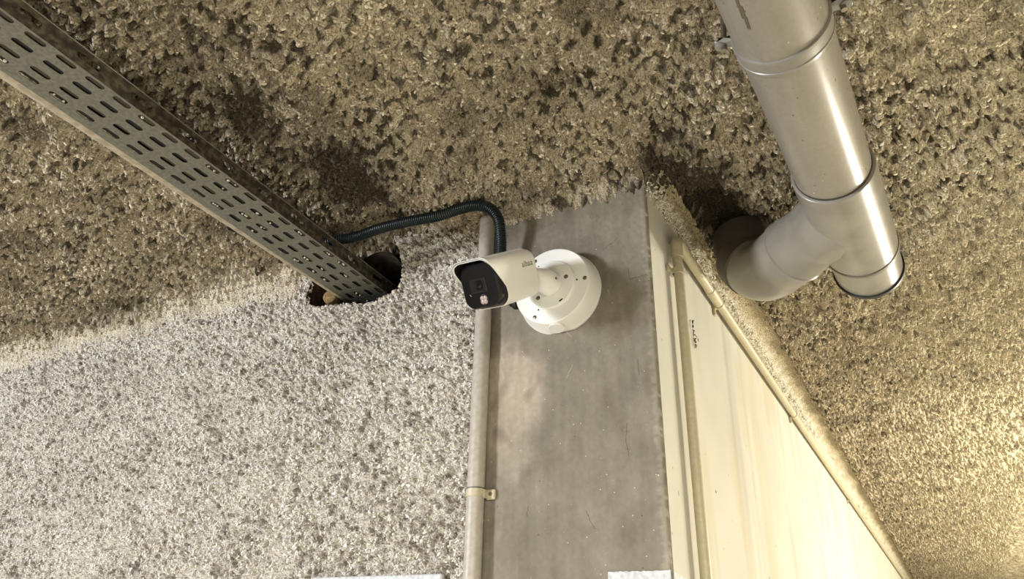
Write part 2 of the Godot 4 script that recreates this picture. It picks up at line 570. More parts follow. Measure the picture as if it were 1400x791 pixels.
func sprayed_ceiling() -> void:
	var root := Node3D.new()
	root.name = "ceiling"
	add_child(root)
	tag(root, "ceiling of sooty yellow-brown sprayed fibre above the column and pipes", "ceiling", "", "structure")
	put_mesh("slab", box_mesh(Vector3(-6.2, CEIL_Y + 0.12, -9.2), Vector3(4.2, CEIL_Y + 0.3, 6.2)), M.shell, root)
	var zs := spaced(-0.04, -0.04, 0.74, 6.0, 0.0024)
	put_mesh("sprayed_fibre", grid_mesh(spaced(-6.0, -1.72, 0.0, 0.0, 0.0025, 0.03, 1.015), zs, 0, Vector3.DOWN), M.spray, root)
	var zb := spaced(-9.0, -1.2, -0.04, -0.04, 0.0027, 0.022, 1.012)
	zb.append_array(zs.slice(1))
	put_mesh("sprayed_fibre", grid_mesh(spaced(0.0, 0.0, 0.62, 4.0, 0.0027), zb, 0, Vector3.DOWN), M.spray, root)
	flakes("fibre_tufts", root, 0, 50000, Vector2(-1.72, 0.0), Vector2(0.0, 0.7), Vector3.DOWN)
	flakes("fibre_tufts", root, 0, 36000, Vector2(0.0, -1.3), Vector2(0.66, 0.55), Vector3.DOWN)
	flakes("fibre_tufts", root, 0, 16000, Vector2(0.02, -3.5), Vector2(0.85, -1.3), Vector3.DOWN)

func wall_point(x: float, y: float) -> Vector3:
	var out := 0.62 * rough(Vector3(x, y, 0.0)) - 0.004
	var gap := clampf((absf(x + 0.53) - 0.12) / 0.05, 0.0, 1.0)
	out += fillet(CEIL_Y - y, 0.03) * gap
	out -= 0.012 * clampf((x + 0.285) / 0.02, 0.0, 1.0)
	return Vector3(x, y, out)

func sprayed_wall() -> void:
	var root := Node3D.new()
	root.name = "wall_left"
	add_child(root)
	tag(root, "left wall covered in pale grey sprayed fibre, broken open around the cable tray", "wall", "", "structure")
	put_mesh("backing", box_mesh(Vector3(-6, 0, -0.25), Vector3(-0.67, CEIL_Y + 0.12, -0.03)), M.shell, root)
	put_mesh("backing", box_mesh(Vector3(-0.42, 0, -0.25), Vector3(-0.26, CEIL_Y + 0.12, -0.03)), M.shell, root)
	put_mesh("backing", box_mesh(Vector3(-0.67, 0, -0.25), Vector3(-0.42, 2.05, -0.03)), M.shell, root)
	put_mesh("sprayed_fibre", grid_mesh(spaced(-6.0, -1.72, -0.25, -0.25, 0.0025, 0.03, 1.015), spaced(0.0, 1.55, 2.2, 2.2, 0.0025), 1, Vector3.BACK), M.spray, root)
	flakes("fibre_tufts", root, 1, 52000, Vector2(-1.72, 1.6), Vector2(-0.272, 2.19), Vector3.BACK)

# ---------------------------------------------------------------- column and right wall
func concrete_image() -> ImageTexture:
	var w := 448
	var h := 1000
	var im := Image.create(w, h, false, Image.FORMAT_RGB8)
	var a := noise(101, 0.006, FastNoiseLite.TYPE_SIMPLEX_SMOOTH, 4)
	var b := noise(103, 0.05, FastNoiseLite.TYPE_SIMPLEX_SMOOTH, 3)
	var c := noise(107, 0.02, FastNoiseLite.TYPE_SIMPLEX_SMOOTH, 2)
	for y in h:
		var wy := 2.2 - 0.6 * y / h
		for x in w:
			var wx := -0.268 + 0.268 * x / w
			var k := 1.0 + 0.10 * a.get_noise_2d(x, y) + 0.06 * c.get_noise_2d(x * 1.6, y * 0.16) + 0.05 * b.get_noise_2d(x, y)
			var col := Color(0.50, 0.475, 0.425)
			# paler skim of cement low on the left of the face
			var e := Vector2((wx + 0.222) / 0.066, (wy - 1.872) / 0.105)
			var m := clampf((1.05 - e.length() + 0.28 * a.get_noise_2d(x + 500, y)) * 3.0, 0.0, 1.0)
			col = col.lerp(Color(0.665, 0.62, 0.555), m * 0.85)
			# paler edge along the corner and top smear
			var edge := clampf((wx + 0.012 - 0.006 * c.get_noise_2d(7.0, y * 3.0)) * 180.0, 0.0, 1.0)
			col = col.lerp(Color(0.60, 0.575, 0.515), edge * 0.7)
			var top := clampf((wy - 2.09 + 0.05 * a.get_noise_2d(x + 90, y)) * 9.0, 0.0, 1.0)
			col = col.lerp(Color(0.56, 0.535, 0.48), top * 0.7)
			# browner patches of old damp
			var damp := clampf((c.get_noise_2d(x * 0.5 + 300, y * 0.35) - 0.22) * 2.5, 0.0, 1.0)
			col = col.lerp(Color(0.46, 0.42, 0.365), damp * 0.6)
			im.set_pixel(x, y, Color(col.r * k, col.g * k, col.b * k))
	var r := RandomNumberGenerator.new()
	r.seed = 21
	for i in 230:
		var s := 1 + int(r.randf() < 0.25) + int(r.randf() < 0.06)
		im.fill_rect(Rect2i(r.randi() % w, r.randi() % h, s, s), Color(0.82, 0.79, 0.73) if r.randf() < 0.78 else Color(0.28, 0.24, 0.2))
	for k in 14:   # trowel scratches and hairline cracks
		var x := r.randf() * w
		var y := r.randf() * h
		var dark := r.randf() < 0.4
		var dx := r.randf_range(-0.4, 0.4)
		for t in int(r.randf_range(14, 60)):
			x += dx + r.randf_range(-0.8, 0.8)
			y += r.randf_range(0.2, 1.2)
			if x >= 0 and x < w and y >= 0 and y < h:
				im.set_pixel(int(x), int(y), Color(0.36, 0.32, 0.27) if dark else Color(0.69, 0.66, 0.6))
	for crack in [[Vector2(330, 205), 46, Vector2(0.9, -0.5)], [Vector2(395, 300), 40, Vector2(1.0, -0.1)], [Vector2(392, 268), 30, Vector2(0.15, 1.0)], [Vector2(370, 640), 70, Vector2(0.02, 1.0)]]:
		var q: Vector2 = crack[0]
		for t in crack[1]:
			q += crack[2] + Vector2(r.randf_range(-0.7, 0.7), r.randf_range(-0.7, 0.7))
			if q.x >= 0 and q.x < w - 1 and q.y >= 0 and q.y < h - 1:
				im.set_pixel(int(q.x), int(q.y), Color(0.3, 0.26, 0.21))
	return ImageTexture.create_from_image(im)

func column() -> void:
	var root := Node3D.new()
	root.name = "column"
	add_child(root)
	tag(root, "grey cement-rendered concrete column that carries the white security camera", "column", "", "structure")
	var m := solid(Color.WHITE, 0.88, 0.0, 0.3)
	m.albedo_texture = concrete_image()
	var bump := noise_tex(noise(109, 0.05, FastNoiseLite.TYPE_SIMPLEX_SMOOTH, 4), 512, null, true, 2.5)
	m.normal_enabled = true
	m.normal_texture = bump
	m.normal_scale = 0.5
	# the face, slightly uneven, its right edge rounded and chipped
	var nu := 60
	var nv := 150
	var a := noise(113, 14.0, FastNoiseLite.TYPE_SIMPLEX_SMOOTH, 3)
	var mb := MB.new()
	var pts := []
	for j in nv + 1:
		var row := []
		var y := 2.2 - 0.6 * j / nv
		var chip := 0.0022 + 0.0022 * a.get_noise_2d(y * 9.0, 4.0)
		for i in nu + 1:
			var x := -0.268 + 0.268 * i / nu
			var z := 0.0012 * a.get_noise_2d(x, y)
			z -= pow(clampf((x + chip + 0.004) / (chip + 0.004), 0.0, 1.0), 2.0) * (chip + 0.001)
			row.append(Vector3(x, y, z))
		row.append(Vector3(0.0, y, -0.03))
		pts.append(row)
	for j in nv:
		for i in nu + 1:
			var u0 := minf(float(i) / nu, 1.0); var u1 := minf((i + 1.0) / nu, 1.0)
			var v0 := float(j) / nv; var v1 := (j + 1.0) / nv
			mb.quad(pts[j][i], pts[j + 1][i], pts[j + 1][i + 1], pts[j][i + 1], Vector2(u0, v0), Vector2(u0, v1), Vector2(u1, v1), Vector2(u1, v0))
	put("cement_face", mb, m, root, 60.0)
	put_mesh("core", box_mesh(Vector3(-0.268, 0, -0.25), Vector3(-0.001, CEIL_Y + 0.12, -0.0065)), M.shell, root)
	put_mesh("core", box_mesh(Vector3(-0.268, 0, -0.02), Vector3(0.0, 1.6, 0.0)), M.shell, root)
	# block of fresh white paint low on the face
	var w := MB.new()
	var poly := PackedVector2Array()
	var r := RandomNumberGenerator.new()
	r.seed = 3
	for i in 30:
		poly.append(Vector2(-0.0785 + 0.0765 * i / 29.0, 1.6375 + r.randf_range(-0.0006, 0.0006)))
	poly.append(Vector2(-0.002, 1.3)); poly.append(Vector2(-0.0785, 1.3))
	w.prism(poly, -0.004, 0.0018)
	put("paint_patch", w, M.white_paint, root, 20.0, "white painted patch low on the column")

func plaster_image() -> ImageTexture:
	var w := 1600
	var h := 420
	var im := Image.create(w, h, false, Image.FORMAT_RGB8)
	var a := noise(131, 0.006, FastNoiseLite.TYPE_SIMPLEX_SMOOTH, 3)
	var b := noise(137, 0.012, FastNoiseLite.TYPE_SIMPLEX_SMOOTH, 3)
	for y in h:
		for x in w:
			var k := 1.0 + 0.04 * a.get_noise_2d(x, y)
			var streak := clampf((b.get_noise_2d(x * 1.2, y * 0.12) - 0.12) * 2.0, 0.0, 1.0)
			var yellow := clampf((a.get_noise_2d(x * 2.0 + 700, y * 0.5) - 0.1) * 2.0, 0.0, 1.0)
			var c := Color(0.775, 0.765, 0.72).lerp(Color(0.675, 0.665, 0.63), streak * 0.75).lerp(Color(0.75, 0.71, 0.615), yellow * 0.55)
			im.set_pixel(x, y, Color(c.r * k, c.g * k, c.b * k))
	var r := RandomNumberGenerator.new()
	r.seed = 41
	for i in 150:
		var s := Vector2i(1, 1) if r.randf() < 0.7 else Vector2i(1 + r.randi() % 3, 1 + r.randi() % 3)
		im.fill_rect(Rect2i(Vector2i(r.randi() % w, r.randi() % h), s), Color(0.42, 0.38, 0.3))
	for k in 16:
		var x := r.randf() * w
		var y := r.randf() * h
		for t in int(r.randf_range(8, 36)):
			y += 1.0
			x += r.randf_range(-0.5, 0.5)
			if x >= 0 and x < w and y < h:
				im.set_pixel(int(x), int(y), Color(0.62, 0.57, 0.46))
	return ImageTexture.create_from_image(im)

func band_point(z: float, t: float) -> Vector3:
	# rough strip of splashed fibre along the top of the right wall; t runs from the wall up to a smooth cove under the ceiling
	var far := smoothstep(0.35, 0.6, -z)
	var h := rough(Vector3(0.4, t * 0.08, z)) * 0.55 * (1.0 - 0.85 * far * smoothstep(0.4, 0.55, t))
	var ang := t * PI * 0.5
	var r := lerpf(0.036, 0.062, far)
	var y := CEIL_Y + 0.008 * far - r + r * sin(ang) * 1.05
	var x := r * (1.0 - cos(ang)) * 0.9
	var edge := clampf(t * 6.0, 0.0, 1.0)
	return Vector3(x - 0.004 + (h + 0.001) * edge * cos(ang), y - h * sin(ang) - (1.0 - edge) * 0.012 * (1.0 + n_mid.get_noise_2d(z * 1.4, 3.0)), z)

func band_color(z: float, t: float) -> Color:
	var far := smoothstep(0.35, 0.6, -z)
	var s := n_speck.get_noise_2d(z, t * 0.08)
	var cove := clampf((t - 0.5 + 0.2 * n_mid.get_noise_2d(z * 0.7, 8.0)) * 5.0, 0.0, 1.0)
	var c := Color(0.80, 0.755, 0.63).lerp(Color(0.45, 0.385, 0.25).lerp(Color(0.56, 0.49, 0.345), far), cove)
	return c.lerp(Color(0.2, 0.16, 0.1), clampf((s - 0.2) * 1.4, 0.0, 0.6) * (1.0 - far * cove))

func right_wall() -> void:
	var root := Node3D.new()
	root.name = "wall_right"
	add_child(root)
	tag(root, "smooth cream-painted wall running back to the right of the column", "wall", "", "structure")
	var m := solid(Color.WHITE, 0.8, 0.0, 0.3)
	m.albedo_texture = plaster_image()
	m.normal_enabled = true
	m.normal_texture = noise_tex(noise(139, 0.02, FastNoiseLite.TYPE_SIMPLEX_SMOOTH, 4), 512, null, true, 1.5)
	m.normal_scale = 0.35
	var mb := MB.new()
	# the painted face and its thickness; uv: three metres by 0.8
	var zs := [-0.0035, -0.5, -1.0, -2.0, -3.0, -6.0, -9.0]
	var ys := [0.0, 1.4, 2.2]
	for i in zs.size() - 1:
		for j in ys.size() - 1:
			var q := []
			for e in [[i, j], [i, j + 1], [i + 1, j + 1], [i + 1, j]]:
				q.append(Vector3(0.0004, ys[e[1]], zs[e[0]]))
			mb.quad(q[0], q[3], q[2], q[1], Vector2(-q[0].z / 3.0, (2.2 - q[0].y) / 0.8), Vector2(-q[3].z / 3.0, (2.2 - q[3].y) / 0.8), Vector2(-q[2].z / 3.0, (2.2 - q[2].y) / 0.8), Vector2(-q[1].z / 3.0, (2.2 - q[1].y) / 0.8))
	put("painted_face", mb, m, root)
	put_mesh("backing", box_mesh(Vector3(-0.25, 0, -9), Vector3(0.0, CEIL_Y + 0.12, -0.031), 0.0005), M.shell, root)
	put_mesh("splashed_fibre", grid_mesh(spaced(-9.0, -1.4, -0.001, -0.001, 0.0035, 0.05), spaced(0.0, 0.0, 1.0, 1.0, 0.05), 2, Vector3(1, -1, 0)), M.spray, root)
	flakes("fibre_tufts", root, 2, 2600, Vector2(-1.6, 0.12), Vector2(-0.002, 0.5), Vector3(1, -1, 0).normalized())
	var w := MB.new()
	w.prism(PackedVector2Array([Vector2(0.003, 1.6366), Vector2(0.06, 1.632), Vector2(0.30, 1.60), Vector2(0.30, 1.3), Vector2(0.003, 1.3)]), 0.0002, 0.0009, Transform3D(Basis(Vector3(0, 0, -1), Vector3.UP, Vector3.RIGHT), Vector3.ZERO))
	put("paint_patch", w, M.white_paint, root, 20.0, "white painted patch low beside the column's corner")

# ---------------------------------------------------------------- things
func wall_hole() -> void:
	var root: Node3D = get_node("wall_left")
	# the broken sides of the hole, its dark back and the brown sleeve in it
	var mb := MB.new()
	var ctr := Vector2(-0.535, 2.15)
	var rings := []
	for k in 7:
		var f := k / 6.0
		var r := PackedVector3Array()
		for i in hole.size() * 3:
			var a := hole[(i / 3) % hole.size()]
			var b := hole[(i / 3 + 1) % hole.size()]
			var q := a.lerp(b, (i % 3) / 3.0)
			q = ctr + (q - ctr) * (1.03 - 0.05 * f + 0.03 * n_mid.get_noise_3d(q.x, q.y, f * 0.2))
			r.append(Vector3(q.x, q.y, 0.002 - 0.19 * f))
		rings.append(r)
	mb.loft(rings, false)
	put("hole_lining", mb, M.brown_card, root, 30.0, "broken brown inside of the hole")
	put_mesh("hole_back", box_mesh(Vector3(-0.67, 2.05, -0.26), Vector3(-0.42, CEIL_Y + 0.12, -0.186)), M.void_dark, root)
	var sl := MB.new()
	var inner := []
	for k in 2:
		var r := PackedVector3Array()
		for i in 25:
			var a := lerpf(-0.35, PI * 0.86, i / 24.0)
			r.append(Vector3(-0.508 + 0.066 * cos(a), 2.123 + 0.066 * sin(a), -0.012 - 0.16 * k))
		for i in 25:
			var a := lerpf(PI * 0.86, -0.35, i / 24.0)
			r.append(Vector3(-0.508 + 0.0635 * cos(a), 2.123 + 0.0635 * sin(a), -0.012 - 0.16 * k))
		inner.append(r)
	sl.loft(inner, false)
	put("pipe_sleeve", sl, M.brown_card, root, 40.0, "smooth brown sleeve in the hole")
	# crumbled lip of fibre round the hole
	var lip := MB.new()
	var lp := []
	var lr := []
	for i in 15 * 12:
		var q := hole[i / 12].lerp(hole[i / 12 + 1], (i % 12) / 12.0)
		var w := n_cell.get_noise_3d(q.x * 1.5, q.y * 1.5, 0.3) + 1.0
		var out := (q - ctr).normalized() * (0.0025 + 0.003 * n_fine.get_noise_2d(q.x, q.y))
		lp.append(Vector3(q.x + out.x, q.y + out.y, -0.003 + 0.003 * n_fine.get_noise_2d(q.y, q.x)))
		lr.append(0.0035 + 0.0035 * clampf(w, 0.0, 0.7))
	lip.tube(lp, lr, 8)
	put("hole_lip", lip, mottled(Color(0.50, 0.46, 0.40), Color(0.74, 0.71, 0.66), Color(0.86, 0.84, 0.79), 0.05, 63, 9.0, 0.95), root, 50.0, "crumbled pale lip of the hole")
	# the round stub at the hole's lower left
	var st := MB.new()
	var stub := Transform3D(Basis(Vector3(1, 0, 0), Vector3(0, 1, 0), Vector3(0.0, 0.0, 1.0)).rotated(Vector3.UP, 0.35), Vector3(-0.6095, 2.116, -0.03))
	st.lathe([Vector2(0.0125, 0), Vector2(0.013, 0.024), Vector2(0.0122, 0.029), Vector2(0.009, 0.0315), Vector2(0.0, 0.032)], stub, 18)
	tag(put("wood_stub", st, M.wood, self), "round beige wooden stub in the hole's lower left corner beside the cable tray", "stub")

func slotted(mb: MB, o: Vector3, s: Vector3, t: Vector3, n: Vector3, cells: Array, thick: float) -> void:
	# cells of [s0, s1, t0, t1, slot centre s, slot centre t, half length, half width]
	for c in cells:
		var inner := []
		var outer := []
		for k in 7:
			var a := -PI / 2 + PI * k / 6.0
			inner.append(Vector2(c[4] + c[6] - c[7] + c[7] * cos(a), c[5] + c[7] * sin(a)))
			outer.append(Vector2(c[1], lerpf(c[2], c[3], k / 6.0)))
		for k in 7:
			var a := PI / 2 + PI * k / 6.0
			inner.append(Vector2(c[4] - c[6] + c[7] + c[7] * cos(a), c[5] + c[7] * sin(a)))
			outer.append(Vector2(c[0], lerpf(c[3], c[2], k / 6.0)))
		var P := func(q: Vector2, up: bool) -> Vector3: return o + s * q.x + t * q.y + (n * thick if up else Vector3.ZERO)
		for k in 14:
			var l := (k + 1) % 14
			for up in [false, true]:
				var at := mb.p.size()
				mb.quad(P.call(outer[k], up), P.call(outer[l], up), P.call(inner[l], up), P.call(inner[k], up))
				var q := (mb.p[at + 1] - mb.p[at]).cross(mb.p[at + 2] - mb.p[at])
				if q.dot(n) * (1.0 if up else -1.0) < 0.0:
					mb.flip_from(at)
			var at2 := mb.p.size()
			mb.quad(P.call(inner[k], false), P.call(inner[l], false), P.call(inner[l], true), P.call(inner[k], true))
			var mid: Vector3 = P.call(Vector2(c[4], c[5]), false)
			if (mb.p[at2 + 1] - mb.p[at2]).cross(mb.p[at2 + 2] - mb.p[at2]).dot(mid - mb.p[at2]) < 0.0:
				mb.flip_from(at2)

func cable_tray() -> void:
	var d := Vector3(-0.0735, 0, -1).normalized()
	var t := Vector3(-1, 0, 0.0735).normalized()
	var o := Vector3(-0.444 + 0.0735 * 0.3, 2.115, 0.9634)    # right edge of the bottom at its near end
	var tray := thing("cable_tray", "long galvanised cable tray of slotted steel sloping into the wall hole", "cable tray", o)
	var cells := []
	var strips := [[0.0, 0.0184, 0.0077], [0.0184, 0.0397, 0.029], [0.0397, 0.0602, 0.0504], [0.0602, 0.088, 0.0697]]
	var pitch := 0.0356
	var first := (0.9634 - 0.6174) / -d.z - pitch * 9.0
	var n := 30
	for k in n:
		for r in strips:
			var c: float = first + pitch * k
			cells.append([c - pitch / 2, c + pitch / 2, r[0], r[1], c, r[2], 0.0116, 0.0042])
	var start := first - pitch / 2
	var total := start + pitch * n
	var mb := MB.new()
	slotted(mb, Vector3.ZERO, d, t, Vector3.UP, cells, 0.0008)
	put("slotted_bottom", mb, M.steel, tray, 25.0)
	var side := MB.new()
	var sc := []
	for k in int(n / 2):
		var c := start + pitch + 2.0 * pitch * k
		sc.append([c - pitch, c + pitch, 0.0, 0.025, c, 0.0135, 0.015, 0.0042])
	slotted(side, Vector3(0, 0.0, 0), d, Vector3.UP, t, sc, 0.0012)
	put("side_flange", side, M.steel_shaded, tray, 25.0, "side flange with its shade put in the colour")
	var rim := MB.new()
	rim.tube([Vector3(0, 0.0255, 0) + d * start + t * 0.0006, Vector3(0, 0.0255, 0) + d * total + t * 0.0006], 0.0011, 8)
	put("rim", rim, M.steel, tray)
	# the dusty turned-up edge on the far side
	var far := MB.new()
	var rings := []
	for s in [start, total * 0.6, total]:
		var wide := 1.0 if s < total * 0.5 else 0.75 if s < total else 0.45
		var r := PackedVector3Array()
		var prof := [Vector2(0.0, 0.0), Vector2(0.009, 0.0004), Vector2(0.0165, 0.0017), Vector2(0.0225, 0.0045), Vector2(0.0255, 0.0085), Vector2(0.0265, 0.025), Vector2(0.0253, 0.025), Vector2(0.0242, 0.0092), Vector2(0.0215, 0.0056), Vector2(0.016, 0.003), Vector2(0.0087, 0.0017), Vector2(0.0, 0.0012)]
		for q in prof:
			r.append(d * s + t * (0.0878 + q.x * wide) + Vector3.UP * q.y)
		rings.append(r)
	far.loft(rings)
	put("turned_edge", far, M.steel_dusty, tray, 50.0, "dusty beige turned-up edge")
	var tab := MB.new()
	tab.prism(PackedVector2Array([Vector2(0, 0), Vector2(0.019, -0.002), Vector2(0.018, 0.006), Vector2(0.008, 0.011), Vector2(0.001, 0.006)]), 0.0, 0.05, Transform3D(Basis(d, t, Vector3.UP), d * 0.722 + t * 0.0995 + Vector3.UP * 0.004))
	put("hanger_tab", tab, M.void_dark, tray, 30.0, "dark hanger tab beside the tray")
	for q in [[0.0088, 0.0068, 0, "added brownish grey cable darkening the slots nearest the dark side flange"], [0.0288, 0.0082, 1, "added black cable darkening the second row of slots from the dark side flange"], [0.0495, 0.0075, 0, "added brownish grey cable darkening the third row of slots from the side flange"], [0.0702, 0.0085, 1, "added black cable darkening the slots nearest the dusty beige edge"]]:  # cables added to block light and darken the slots
		var cb := MB.new()
		var pts := []
		for k in 12:
			pts.append(o + d * lerpf(start - 0.05, total + 0.02, k / 11.0) + t * (q[0] + 0.0012 * sin(k * 1.9 + q[0] * 400.0)) + Vector3.UP * (q[1] + 0.0012))
		cb.tube(pts, q[1], 12)
		var dark: bool = q[2] == 1
		tag(put("cable", cb, solid(Color(0.07, 0.065, 0.06), 0.6) if dark else solid(Color(0.26, 0.23, 0.18), 0.7), self), q[3], "cable", "added cables that darken the tray slots")
	# crumbs of fibre caught in the slots
	var cr := MB.new()
	var r2 := RandomNumberGenerator.new()
	r2.seed = 12
	for c in cells:
		if r2.randf() < (0.16 if c[4] < 0.6 else 0.42 if c[4] < 0.9 else 0.6):
			for q in 1 + r2.randi() % 3:
				var at: Vector3 = d * (c[4] + r2.randf_range(-0.009, 0.009)) + t * (c[5] + r2.randf_range(-0.001, 0.001)) + Vector3.UP * r2.randf_range(-0.0008, 0.0006)
				var s := r2.randf_range(0.0011, 0.0021)
				cr.lathe([Vector2(0.0, -s), Vector2(s * 0.8, -s * 0.5), Vector2(s, 0), Vector2(s * 0.7, s * 0.6), Vector2(0.0, s)], Transform3D(Basis.from_euler(Vector3(r2.randf() * 6, r2.randf() * 6, 0)), at), 6, false)
	var crumb := put("fibre_crumbs", cr, solid(Color(0.78, 0.76, 0.7), 0.9), tray, 60.0, "pale crumbs of fibre caught in the slots")
	crumb.set_meta("kind", "stuff")

func pipe_at(z: float) -> Vector3:
	return Vector3(0.2502 - 0.0493 * z, 2.1047 + 0.03 * z, z)

func drain_pipe() -> void:
	var dir := Vector3(0.0493, -0.03, -1).normalized()
	var o := thing("drain_pipe", "thick grey plastic drain pipe with a Y branch and a capped end under the ceiling", "pipe", pipe_at(0.0))
	var z0 := pipe_at(0.0)
	var L := func(z: float) -> Vector3: return pipe_at(z) - z0
	var mb := MB.new()
	var path := []
	for k in 25:
		path.append(L.call(lerpf(1.4, -0.01, k / 24.0)))
	mb.tube(path, 0.046, 48, true, 3.0)
	put("pipe", mb, M.pvc, o)
	var wye := MB.new()
	wye.tube([L.call(0.018), L.call(0.0165), L.call(0.0), L.call(-0.03), L.call(-0.192), L.call(-0.196), L.call(-0.2), L.call(-0.201)], [0.0478, 0.0502, 0.0508, 0.0505, 0.0508, 0.0522, 0.0522, 0.047], 56)
	# branch with its socket
	var b0: Vector3 = L.call(-0.085)
	var bd := Vector3(-0.72, -0.03, -0.69).normalized()
	wye.tube([b0 + bd * 0.02, b0 + bd * 0.07, b0 + bd * 0.1, b0 + bd * 0.112, b0 + bd * 0.114, b0 + bd * 0.119], [0.0465, 0.0475, 0.0500, 0.0503, 0.0522, 0.0518], 56)
	var fit := put("wye_fitting", wye, M.pvc_plain, o)
	# soft web where branch and run meet
	var web := MB.new()
	web.tube([b0 + bd * 0.0, b0 + bd * 0.03, b0 + bd * 0.055, b0 + bd * 0.08], [0.044, 0.0495, 0.0495, 0.046], 56)
	put("web", web, M.pvc_plain, fit)
	var lip := MB.new()
	lip.tube([L.call(0.0205), L.call(0.0175)], [0.0468, 0.0468], 48)
	put("seal_and_shade_ring", lip, solid(Color(0.24, 0.21, 0.17), 0.6), o)
	var shade_ring := MB.new()
	shade_ring.tube([L.call(-0.1905), L.call(-0.1915), L.call(-0.1955), L.call(-0.1965)], [0.0503, 0.0519, 0.0519, 0.0503], 56)
	put("seal_and_shade_ring", shade_ring, solid(Color(0.36, 0.33, 0.28), 0.6), o)  # dark ring painted as the shade on the fitting's lip
	var elbow := MB.new()
	var e0 := b0 + bd * 0.12
	var up := Vector3(-0.12, 0.98, -0.16).normalized()
	var ep := [e0]
	var pos := e0
	var steps := 14
	for k in steps + 1:
		var dd := bd.slerp(up, clampf((k - 4.0) / (steps - 4.0), 0.0, 1.0))
		pos += dd * 0.0092
		ep.append(pos)
	ep.append(pos + up * 0.04)
	elbow.tube(ep.slice(0, 13), 0.0495, 48)
	put("elbow", elbow, M.pvc_plain, o)
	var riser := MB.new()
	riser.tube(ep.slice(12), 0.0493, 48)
	put("riser", riser, solid(Color(0.26, 0.23, 0.19), 0.8), o, 40.0, "end of the elbow going up into the ceiling, shade put in its colour")  # dark colour stands in for the shade above the elbow
	var ring := MB.new()
	var mid: Vector3 = ep[11]
	var rd: Vector3 = (ep[12] - ep[10]).normalized()
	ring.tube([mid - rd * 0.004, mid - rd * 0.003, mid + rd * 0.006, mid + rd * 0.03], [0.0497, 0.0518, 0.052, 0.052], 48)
	put("elbow_socket", ring, solid(Color(0.3, 0.275, 0.23), 0.6), o, 40.0, "collar of the elbow with shade put in its colour")  # collar coloured dark to carry the shade near the ceiling
	var plug := MB.new()
	plug.tube([L.call(-0.19), L.call(-0.255), L.call(-0.268), L.call(-0.27), L.call(-0.271)], [0.0482, 0.0484, 0.0484, 0.047, 0.03], 48)
	put("end_plug", plug, M.pvc_plain, o)
	var seal := MB.new()
	seal.tube([L.call(-0.2665), L.call(-0.268), L.call(-0.274), L.call(-0.2755)], [0.0485, 0.051, 0.051, 0.0485], 48)
	put("end_seal", seal, M.rubber, o)
	# scuff of old tape on the underside
	var sc := MB.new()
	var pd := Basis(Vector3(1, 0, 0), Vector3.DOWN, -dir)
	for k in 5:
		var a0: Vector3 = L.call(0.395 - 0.014 * k)
		var ang := -0.52 + 0.012 * k
		var c: Vector3 = a0 + Vector3(sin(ang), -cos(ang), 0) * 0.0461
		sc.box(Vector3.ZERO, Vector3(0.0032 + 0.0012 * (k % 2), 0.0008, 0.016), 0.0003, Transform3D(Basis(Vector3(cos(ang), sin(ang), 0), Vector3(-sin(ang), cos(ang), 0), Vector3(0, 0, 1)), c))
	put("dark_scuff", sc, solid(Color(0.36, 0.32, 0.26), 0.8), o, 40.0, "dark scuff on the pipe")
	# clamp
	var ca := pipe_at(0.273)
	var cl := thing("pipe_clamp", "grey plastic pipe clamp with an ear on either side around the drain pipe", "clamp", ca)
	var band := MB.new()
	band.tube([dir * -0.0105, dir * -0.0098, dir * -0.006, dir * -0.0055, dir * 0.0055, dir * 0.006, dir * 0.0098, dir * 0.0105], [0.0468, 0.0486, 0.0488, 0.048, 0.048, 0.0488, 0.0486, 0.0468], 56)
	put("band", band, M.pvc_plain, cl)
	for s in [-1.0, 1.0]:
		var ear := MB.new()
		ear.box(Vector3(s * 0.056, 0.002, 0), Vector3(0.022, 0.007, 0.014), 0.003, Transform3D(Basis(Vector3.BACK, s * 0.15), Vector3.ZERO))
		ear.lathe([Vector2(0.0052, -0.0035), Vector2(0.0056, -0.003), Vector2(0.0056, 0.003), Vector2(0.0048, 0.0036)], Transform3D(Basis(Vector3.RIGHT, PI / 2), Vector3(s * 0.061, 0.0085, 0)), 16)
		put("ear", ear, M.pvc_plain, cl)
		var rod := MB.new()
		rod.tube([Vector3(s * 0.058, 0.0, 0), Vector3(s * 0.05, 0.09, 0)], 0.003, 10)
		put("threaded_rod", rod, M.screw, cl)

func left_conduit() -> void:
	var o := thing("conduit", "thick grey upright conduit in the corner where the sprayed wall meets the column", "conduit", Vector3(-0.262, 0, 0.0125))
	var mb := MB.new()
	mb.tube([Vector3(0, 0.02, 0), Vector3(0, 1.2, 0), Vector3(0.0, 1.74, 0), Vector3(0, 2.176, 0)], 0.0122, 24)
	put("tube", mb, M.grey_pvc, o)
	var jn := MB.new()
	jn.tube([Vector3(0, 1.7465, 0), Vector3(0, 1.7475, 0)], 0.0125, 24)
	put("joint_line", jn, M.rubber, o)
	var c := thing("conduit_clip", "pale saddle clip low on the thick grey conduit", "clip", Vector3(-0.262, 1.741, 0.0125))
	var s := MB.new()
	s.tube([Vector3(0, -0.0055, 0), Vector3(0, 0.0045, 0)], 0.0134, 24)
	put("saddle", s, M.cream_pvc, c)
	var e := MB.new()
	e.box(Vector3(0.0185, -0.0015, -0.0095), Vector3(0.014, 0.0135, 0.005), 0.0015)
	e.box(Vector3(0.013, -0.001, -0.004), Vector3(0.004, 0.011, 0.012), 0.001)
	put("ear", e, M.cream_pvc, c)
	var sw := MB.new()
	sw.lathe([Vector2(0.0028, 0), Vector2(0.0026, 0.001), Vector2(0, 0.0016)], Transform3D(Basis.IDENTITY, Vector3(0.019, -0.001, -0.0072)), 12)
	put("screw", sw, M.screw, c)

